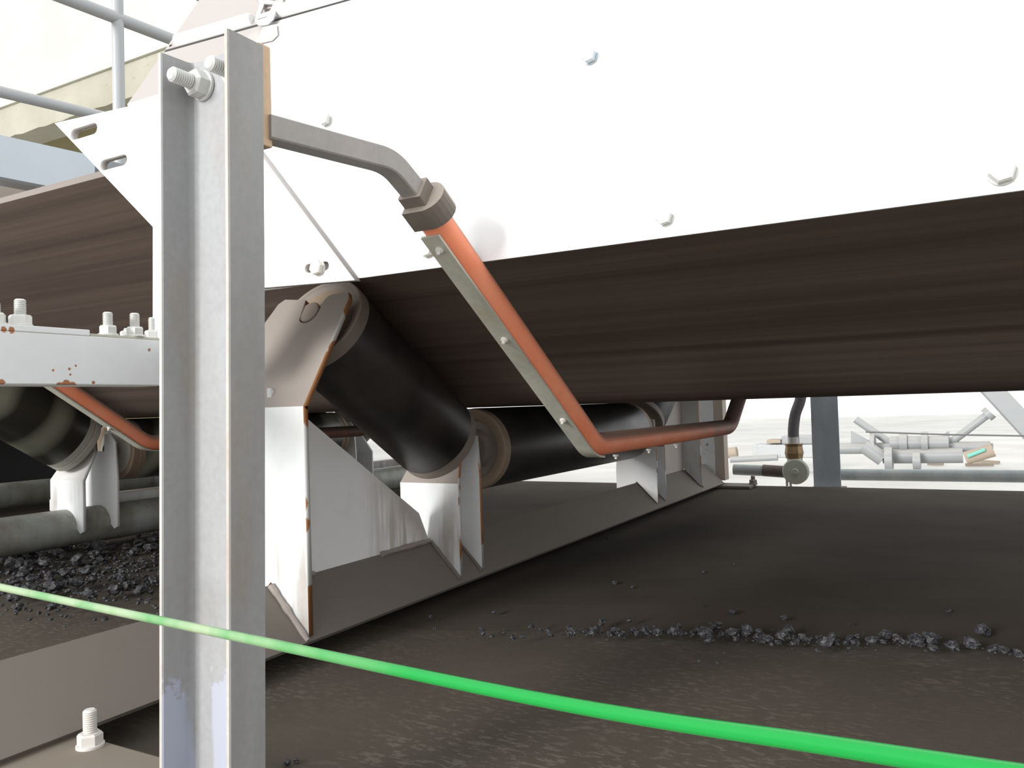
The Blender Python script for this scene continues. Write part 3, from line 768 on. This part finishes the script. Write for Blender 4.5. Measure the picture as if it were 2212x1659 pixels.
# ------------------------------------------------------------------ tear detector bars
def detector(XB, dy, dz, label, with_arm):
    t = thing('belt_tear_bar', (XB, .455 + dy, .21 + dz), label, 'detector bar', 'belt tear bars')
    q = lambda y, z: V((XB, y + dy, z + dz))
    p_end = (.616, .201); c1 = (1.008, -.0565); c2 = (1.735, -.060); e2 = (2.12, .19)
    if with_arm:
        ob('mounting_bar', box_me((-.53, .4495, bz), (-.466, .4625, tz), .0012), t, 'rustbar')
    arm = fillet([V((XB - (.031 if with_arm else 0), .4600 + dy, .2235 + dz)), q(.577, .2215), q(*p_end)], .055, 10)
    ob('square_arm', sweep_me(arm, rect(.0090, .0096, .0012)), t, 'arm', True)
    d = (q(*c1) - q(*p_end)).normalized(); n = XA.cross(d)
    if n.z < 0: n = -n
    # collar: square socket and wide half-round block
    a0 = q(*p_end) - d * .006
    ob('arm_socket', sweep_me([a0, a0 + d * .014], rect(.0125, .0125, .001)), t, 'collar')
    blk = [(-.013, -.019), (.010, -.019)] + [(.008 + .019 * math.cos(x), .019 * math.sin(x)) for x in [-math.pi / 2 + math.pi * k / 10 for k in range(1, 10)]] + [(.010, .019), (-.013, .019)]
    ob('collar_block', sweep_me([a0 + d * .012, a0 + d * .036], blk), t, 'collar')
    o0 = a0 + d * .034
    path = fillet([o0, q(*c1), q(*c2), q(*e2)], [.07, .10], 12)
    R = .0158
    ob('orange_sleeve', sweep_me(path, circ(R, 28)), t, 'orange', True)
    sp = fillet([o0 + d * .012, q(*c1), q(*c2), q(*e2)], [.07, .10], 12)
    # thin strip clamped along the underside of the sleeve
    off = []
    for i, p in enumerate(sp):
        tg = (sp[min(i + 1, len(sp) - 1)] - sp[max(i - 1, 0)]).normalized(); nn = XA.cross(tg)
        if nn.z < 0: nn = -nn
        off.append((p - nn * (R + .0012), tg, nn))
    cut = [o for o in off if o[0].y < off[0][0].y + .425]
    ob('clamp_strip', sweep_me([o[0] for o in cut], [(-.0125, -.0013), (.0085, -.0013), (.0085, .0013), (-.0125, .0013)] if True else None), t, 'galv')
    L = [0]
    for a, b in zip(off, off[1:]): L.append(L[-1] + (b[0] - a[0]).length)
    for k, s_ in enumerate((.018, .165, .335, .52, .66, .80)):
        i = max(j for j in range(len(L)) if L[j] <= s_); i = min(i, len(off) - 2)
        f = (s_ - L[i]) / (L[i + 1] - L[i]); p = off[i][0].lerp(off[i + 1][0], f); nn = off[i][2]
        ob('screw', lathe_me(p - nn * .001 - XA * .001, -nn, [(0, .0042), (.0026, .0042), (.0034, .0034), (.0036, .0020), (.0066, .0019), (.0070, .0012)], 12), t, 'dustbolt', True)
    return t
detector(-.440, 0, 0, 'orange sleeved bar bent under the belt, on a grey arm from the post', True)
detector(-1.54, .135, 0, 'orange sleeved bar crossing the left wing roller, partly hidden by the white beam', False)

# ------------------------------------------------------------------ green cord
cdp = [RW @ V(((x - CX) / F_PX * d, (y - CY) / F_PX * d, d)) for x, y, d in ((-350, 1190, .62), (0, 1268, .545), (440, 1360, .43), (1150, 1508, .285), (1800, 1612, .203), (2400, 1705, .158))]
def catmull(ps, n=10):
    out = []
    for i in range(len(ps) - 1):
        a, b, c, d = ps[max(i - 1, 0)], ps[i], ps[i + 1], ps[min(i + 2, len(ps) - 1)]
        for k in range(n):
            t = k / n; out.append(0.5 * ((2 * b) + (c - a) * t + (2 * a - 5 * b + 4 * c - d) * t * t + (3 * b - a - 3 * c + d) * t ** 3))
    out.append(ps[-1]); return out
crd = ob('pull_cord', sweep_me([cdp[0]] + [cdp[0].lerp(cdp[-1], 0)] * 0 + catmull(cdp)[1:], circ(.00245, 18), ZA), None, 'cord', True)
tag(crd, 'taut bright green plastic pull cord crossing in front of the steel post', 'cord')

# ------------------------------------------------------------------ coal lumps
lump_me = []
for k in range(9):
    bm = bmesh.new(); bmesh.ops.create_icosphere(bm, subdivisions=2, radius=1.0)
    o = V((k * 7.3, k * 3.1, 1.7)); sx = V((1.0, .75 + .3 * random.random(), .6 + .25 * random.random()))
    for v in bm.verts:
        c = mnoise.cell_vector(v.co * 1.4 + o)
        v.co *= 0.80 + 0.42 * mnoise.noise(v.co * 1.6 + o) + 0.36 * (c.x - .5) + .1 * mnoise.noise(v.co * 4 + o)
        v.co = V((v.co.x * sx.x, v.co.y * sx.y, v.co.z * sx.z))
    lump_me.append(me_from(bm, 'coal_lump')); lump_me[-1].materials.append(M['coal'])
def lump(p, r, label, group):
    o = bpy.data.objects.new('coal_lump', random.choice(lump_me)); COL.objects.link(o)
    o.location = p + V((0, 0, r * .52)); o.scale = (r, r, r)
    o.rotation_euler = (random.uniform(-.4, .4), random.uniform(-.4, .4), random.uniform(0, 6.28))
    tag(o, label, 'coal', group)
def zdeck(p):
    return -.325
line = [(880, 1367), (1100, 1369), (1250, 1366), (1400, 1366), (1500, 1369), (1600, 1374), (1700, 1384), (1800, 1388), (1900, 1386), (2000, 1395), (2100, 1396), (2212, 1416), (2290, 1422)]
def on_line(x):
    for (a, b), (c, d) in zip(line, line[1:]):
        if a <= x <= c: return b + (d - b) * (x - a) / (c - a)
    return 1420
def put(px, py, rpx, label, group, z=-.325, lift=0.0):
    p = at(px, py, 'Z', z); rpx *= 1.35; d = (RW.transposed() @ p).z
    lump(p + V((0, 0, lift)), rpx * d / F_PX, label, group)
lab_l = 'small dark coal lump in the thin row lying along the deck'
grp_l = 'coal lumps in a row across the deck'
big = [(1330, 1365, 13), (1300, 1345, 12), (1360, 1340, 9), (1285, 1362, 14), (1420, 1368, 13), (1455, 1362, 14), (1525, 1370, 20), (1546, 1355, 18), (1585, 1368, 20), (1612, 1366, 19), (1530, 1384, 14), (1660, 1382, 17), (1690, 1376, 17), (1705, 1362, 14), (1785, 1390, 19), (1800, 1375, 12), (1885, 1384, 17), (1910, 1372, 16), (1978, 1384, 21), (2012, 1382, 22), (2014, 1402, 16), (2100, 1392, 20), (2124, 1362, 20), (2170, 1408, 17), (2200, 1415, 14), (1393, 1360, 12), (1240, 1368, 10), (1640, 1368, 12), (1735, 1380, 13), (1850, 1375, 9), (1940, 1380, 12), (2060, 1398, 16), (2150, 1402, 16)]
for x, y, r in big: put(x, y + r * .4, r * .74, 'larger jagged coal lump in the row across the deck' if r > 13 else lab_l, grp_l)
for k in range(135):
    x = random.triangular(900, 2240, 1700) if random.random() < .75 else random.uniform(1040, 2240)
    if 1190 < x < 1215 or 960 < x < 1020: continue
    put(x, on_line(x) + random.gauss(2, 6), random.uniform(3.0, 7.8), lab_l, grp_l)
lab_s = 'loose coal crumb lying apart from the row, on the bare deck'
for x, y, r in ((1327, 1262, 6), (1366, 1270, 4), (1581, 1325, 8), (1693, 1338, 8), (1520, 1310, 3), (1519, 1238, 4), (1586, 1220, 3), (2050, 1323, 6), (1563, 1414, 5), (1765, 1410, 7), (1510, 1430, 4), (1550, 1434, 4), (930, 1336, 7), (1068, 1325, 6), (940, 1362, 5), (1040, 1364, 7), (1835, 1350, 4), (620, 1652, 10), (640, 1646, 6), (1313, 1165, 4)):
    put(x, y, r * .8, lab_s, 'loose coal crumbs on the deck', -.325 if y < 1500 else -.342)
lab_h = 'coal lump in the dark heap under the left rollers'
grp_h = 'coal lumps heaped under the left rollers'
hp_ = []
for k in range(40):  # larger ones
    t = random.random(); x = 10 + 325 * random.random(); y = 1175 + 125 * random.random() + (20 if x < 120 else 0)
    hp_.append((x, y, random.uniform(9, 19)))
for k in range(125):
    x = 345 * random.random(); y = random.gauss(1225, 36)
    hp_.append((x, min(max(y, 1160), 1318), random.uniform(3.5, 9)))
for x, y, r in ((30, 1228, 24), (100, 1222, 18), (120, 1270, 22), (165, 1262, 18), (300, 1178, 17), (330, 1172, 15), (250, 1275, 18), (275, 1272, 15), (300, 1282, 17), (205, 1200, 16), (228, 1342, 9), (318, 1305, 8), (85, 1330, 6), (135, 1318, 5), (140, 1355, 4), (30, 1318, 6), (210, 1320, 7), (265, 1252, 13), (190, 1285, 15), (290, 1195, 14)):
    hp_.append((x, y, r))
for x, y, r in hp_: put(x, y + r * .4, r * .74, lab_h, grp_h, -.325, random.uniform(0, .006))
# crumbs too small to count
def grit(n, f, name, label):
    bm = bmesh.new()
    for k in range(n):
        p, r = f(); m_ = Matrix.Translation(p + V((0, 0, r * .4))) @ Matrix.Rotation(random.random() * 6, 4, 'Z') @ Matrix.Diagonal((r, r * .8, r * .6, 1))
        bmesh.ops.create_icosphere(bm, subdivisions=1, radius=1.0, matrix=m_)
    for v in bm.verts: v.co += V((random.random() - .5, random.random() - .5, random.random() - .5)) * .0008
    o = ob(name, me_from(bm), None, 'coal', kind='stuff'); tag(o, label, 'coal'); return o
def f_line():
    x = random.triangular(900, 2300, 1700); y = on_line(x) + random.gauss(0, 9); p = at(x, y, 'Z', -.325); return p, random.uniform(.0006, .0018)
def f_heap():
    x = random.uniform(-40, 350); y = min(max(random.gauss(1230, 45), 1150), 1340); p = at(x, y, 'Z', -.325); return p, random.uniform(.002, .006)
grit(420, f_line, 'coal_grit', 'fine coal grit scattered along the row of lumps')
grit(900, f_heap, 'coal_grit', 'fine coal grit between the lumps of the left heap')

# ------------------------------------------------------------------ rails and steel upper left
rl = thing('guard_rail', at(258, 235, 'X', -2.6), 'grey tubular guard rail in front of the cream wall, upper left', 'railing')
ra, rb = at(120, -12, 'X', -2.6), at(420, 104, 'X', -2.6)
tube('top_rail', ra + (ra - rb) * .8, rb + (rb - ra) * .3, .022, rl, 'railgrey')
ra, rb = at(0, 198, 'X', -2.6), at(215, 250, 'X', -2.6)
tube('mid_rail', ra + (ra - rb) * .8, rb + (rb - ra) * .6, .018, rl, 'railgrey')
pb, pt = at(260, 400, 'X', -2.6), at(253, 0, 'X', -2.6)
tube('rail_post', pb, pt + (pt - pb) * .4, .0205, rl, 'railgrey')
ra, rb = at(395, -30, 'X', -2.6), at(450, 2, 'X', -2.6)
tube('top_rail', ra, rb, .022, rl, 'railgrey')
bb = thing('painted_beam', at(100, 340, 'X', -2.4), 'pale blue painted steel beam behind the slotted bracket plate, upper left', 'beam')
c = [at(-150, 258, 'X', -2.4), at(205, 337, 'X', -2.4), at(205, 392, 'X', -2.4), at(196, 400, 'X', -2.4), at(140, 409, 'X', -2.4), at(-150, 352, 'X', -2.4)]
plate('web', c, XA, .10, bb, ['bluepaint', 'bluepaint'])
o1 = at(213, 339, 'X', -2.42)
ob('dark_flange', box_me(o1 + V((-.1, .0, -.16)), o1 + V((.0, .12, .0)), .004), bb, 'hazegrey')
bs = ob('dusty_sheet', box_me((-2.80, 0.6, 0.55), (-2.70, 2.3, 0.815), .01), None, 'beige')
tag(bs, 'beige dusty sheet below the pale blue beam, above the belt edge', 'sheet')

# ------------------------------------------------------------------ far side of the deck
fp = thing('far_post', at(1782, 1052, 'Y', 3.22), 'blue-grey steel upright standing beyond the far deck edge', 'post')
a, b = at(1750, 900, 'Y', 3.2), at(1809, 900, 'Y', 3.2)
yb = 3.22
ob('front_flange', box_me((a.x, yb, -.36), (b.x, yb + .008, 1.2)), fp, 'greysteel')
ob('web', box_me((a.x, yb + .008, -.36), (a.x + .008, yb + .06, 1.2)), fp, 'greysteel')
ob('base_plate', box_me((a.x - .01, yb - .03, -.36), (b.x + .01, yb + .08, -.345)), fp, 'brownpaint')
pa = at(1812, 1025, 'Y', 3.4)
tube_thing('far_pipe', pa, V((2.4, 3.4, pa.z + .01)), .0225, 'pipe', 'shiny galvanised pipe running right from the blue-grey far upright', 'pipe')
ob_ = ob('ground_strip', box_me((-.43, 3.47, -.45), (2.4, 3.56, -.40)), None, 'peeling'); tag(ob_, 'white strip for the bright ground under the galvanised pipe', 'ground strip')  # white strip standing in for the bright ground past the deck
hp2 = thing('hose_valve', at(1720, 1018, 'Y', 3.15), 'cream disc valve with dark hose, left of the blue-grey upright', 'valve')
yv = 3.15
ob('disc', lathe_me(at(1720, 1018, 'Y', yv), -YA, [(0, .047), (.018, .047), (.022, .043), (.022, .012), (.028, .010)], 32), hp2, 'cream', True)
tube('valve_body', at(1718, 1015, 'Y', yv + .01), at(1716, 975, 'Y', yv + .01), .028, hp2, 'silver')
ob('brass_nut', lathe_me(at(1716, 990, 'Y', yv + .01), ZA, [(0, .030), (.02, .034), (.045, .030), (.055, .034)], 10), hp2, 'brass')
tube('coupling', at(1715, 968, 'Y', yv + .01), at(1714, 944, 'Y', yv + .01), .021, hp2, 'silver')
hs = catmull([at(1714, 946, 'Y', yv + .01), at(1714, 925, 'Y', yv + .01), at(1718, 895, 'Y', yv + .01), at(1729, 862, 'Y', yv + .01), at(1733, 820, 'Y', yv + .01)], 8)
ob('hose', sweep_me(hs, circ(.020, 16), YA), hp2, 'hose', True)
tube('inlet_pipe', at(1585, 1014, 'Y', yv + .03), at(1700, 1019, 'Y', yv + .03), .021, hp2, 'pipe')
tube('painted_joint', at(1648, 1016, 'Y', yv + .03), at(1706, 1020, 'Y', yv + .03), .0225, hp2, 'brownpaint')
for x, y in ((1700, 1042), (1708, 1046)):
    p = at(x, y, 'Y', yv); ob('drain_lug', box_me(p - V((.004, .004, .014)), p + V((.004, .004, .012)), .001), hp2, 'cream')
fl = thing('support_leg', at(1520, 1000, 'Y', 3.0), 'white peeling support leg just beyond the far end of the idler frame', 'support')
a, b = at(1507, 900, 'Y', 2.98), at(1540, 900, 'Y', 2.98)
ob('leg_plate', box_me((a.x - .02, 2.98, -.30), (b.x, 2.99, 1.0)), fl, 'peeling')
ob('leg_flange', box_me((b.x, 2.985, -.30), (b.x + .035, 3.04, 1.0)), fl, 'beige')
# clutter on the far ground, about eleven metres off
def far_frame(x, y, sc, label):
    t = thing('old_idler', V((x, y, gz)), label, 'idler frame', 'spare idlers on the ground')
    return t
YG = 11.0
G = lambda px, py: at(px, py, 'Y', YG)
sp_ = thing('scrap_idler', G(1990, 985), 'weathered grey scrap idler frame lying on the pale ground beyond the deck', 'idler frame')
def gtube(n_, p, q, r, m='hazegrey', par=sp_, dy=0): tube(n_, G(*p) + V((0, dy, 0)), G(*q) + V((0, dy, 0)), r, par, m, 12)
gtube('base_pipe', (1810, 969), (2140, 966), .07)
gtube('lower_pipe', (1910, 983), (2080, 981), .09, dy=-.2)
gtube('roller_tube', (1925, 956), (2050, 955), .085, dy=-.15)
gtube('roller_end', (1945, 955), (1962, 955), .12, dy=-.15)
gtube('roller_end', (1992, 955), (2006, 955), .13, dy=-.15)
gtube('brace_rod', (1848, 906), (1925, 958), .045)
gtube('brace_rod', (2048, 960), (2134, 895), .045)
gtube('rod_knob', (2130, 898), (2140, 890), .08)
gtube('brace_rod', (1872, 960), (1912, 988), .09, dy=-.3)
gtube('end_wheel', (1884, 963), (1894, 963), .16, dy=-.2)
gtube('end_wheel', (1918, 988), (1934, 988), .15, dy=-.4)
gtube('end_wheel', (1976, 990), (1992, 990), .11, dy=-.4)
plate('side_plate', [G(1838, 931), G(1886, 957), G(1886, 971), G(1838, 971)], -YA, .06, sp_, ['hazegrey', 'hazegrey'])
plate('side_plate', [G(2050, 931), G(2054, 962), G(2012, 962), G(2010, 955)], -YA, .06, sp_, ['hazegrey', 'hazegrey'])
plate('side_plate', [G(2112, 960), G(2146, 959), G(2146, 976), G(2105, 978)], -YA, .2, sp_, ['hazegrey', 'hazegrey'])
plate('foot_block', [G(2040, 976), G(2056, 976), G(2056, 991), G(2040, 991)], -YA, .2, sp_, ['hazegrey', 'hazegrey'])
plate('loose_bracket', [G(2022, 984), G(2040, 968), G(2045, 974), G(2030, 990)], -YA, .1, sp_, ['hazegrey', 'hazegrey'])
tp = at(2090, 986, 'Y', YG - .5); tq = at(2128, 971, 'Y', YG - .5)
tag(tube('teal_strap', tp, tq, .02, None, 'teal', 8), 'teal strap lying on the scrap idler frame', 'strap')
yp = at(2140, 960, 'Y', YG - .4)
tag(tube('bundled_pipe', at(2085, 990, 'Y', YG - .4), at(2146, 972, 'Y', YG - .4), .075, None, 'wood', 14), 'tan pipe leaning at the right end of the scrap idler frame', 'pipe')
sb = thing('ground_beam', G(1690, 985), 'white spotted steel box beam on the ground behind the hose', 'beam')
ob('beam', box_me(G(1626, 989), G(1756, 960) + V((0, .4, 0)), .02), sb, 'palebox')
ob('top_block', box_me(G(1688, 960), G(1756, 941) + V((0, .4, 0)), .02), sb, 'hazegrey')
tag(ob('wood_block', box_me(G(1656, 958), G(1686, 950) + V((0, .3, 0)), .01), None, 'wood'), 'small brown wooden block on the white ground beam', 'block')
tag(tube('pipe_stub', G(1555, 981), G(1592, 976), .07, None, 'wood', 14), 'short brown pipe stub on the ground beside the peeling support leg', 'pipe')
tag(tube('wood_pole', at(1578, 993, 'Y', YG - .6), at(1680, 988, 'Y', YG - .6), .04, None, 'hazegrey', 10), 'pale grey pole lying on the ground before the box beam', 'pole')
for (p, q, lab_) in (((2086, 1004), (2146, 1003), 'thin bleached lath on the ground in front of the tan pipe'), ((2004, 1001), (2038, 1002), 'short pale lath on the ground below the scrap idler rollers'), ((2104, 995), (2158, 999), 'slanted lath on the ground right of the foot block')):
    d1_, d2_ = at(*p, 'Z', gz + .03), at(*q, 'Z', gz + .03)
    tag(ob('lath', sweep_me([d1_, d2_], rect(.02, .02, .004), ZA), None, 'wood'), lab_, 'lath', 'laths on the ground')
gb = thing('brace_beam', G(2170, 890), 'pale grey diagonal brace beyond the deck at the right edge', 'brace')
ob('brace', sweep_me([G(2118, 815), G(2260, 968)], rect(.11, .11, .02), YA), gb, 'hazegrey')
wr = ob('guy_wire', sweep_me([at(1870, 933, 'Y', 10), at(2050, 939, 'Y', 10), at(2300, 943, 'Y', 10)], circ(.009, 8), ZA), None, 'wire')
tag(wr, 'thin dark wire strung above the scrap idler frame', 'wire')
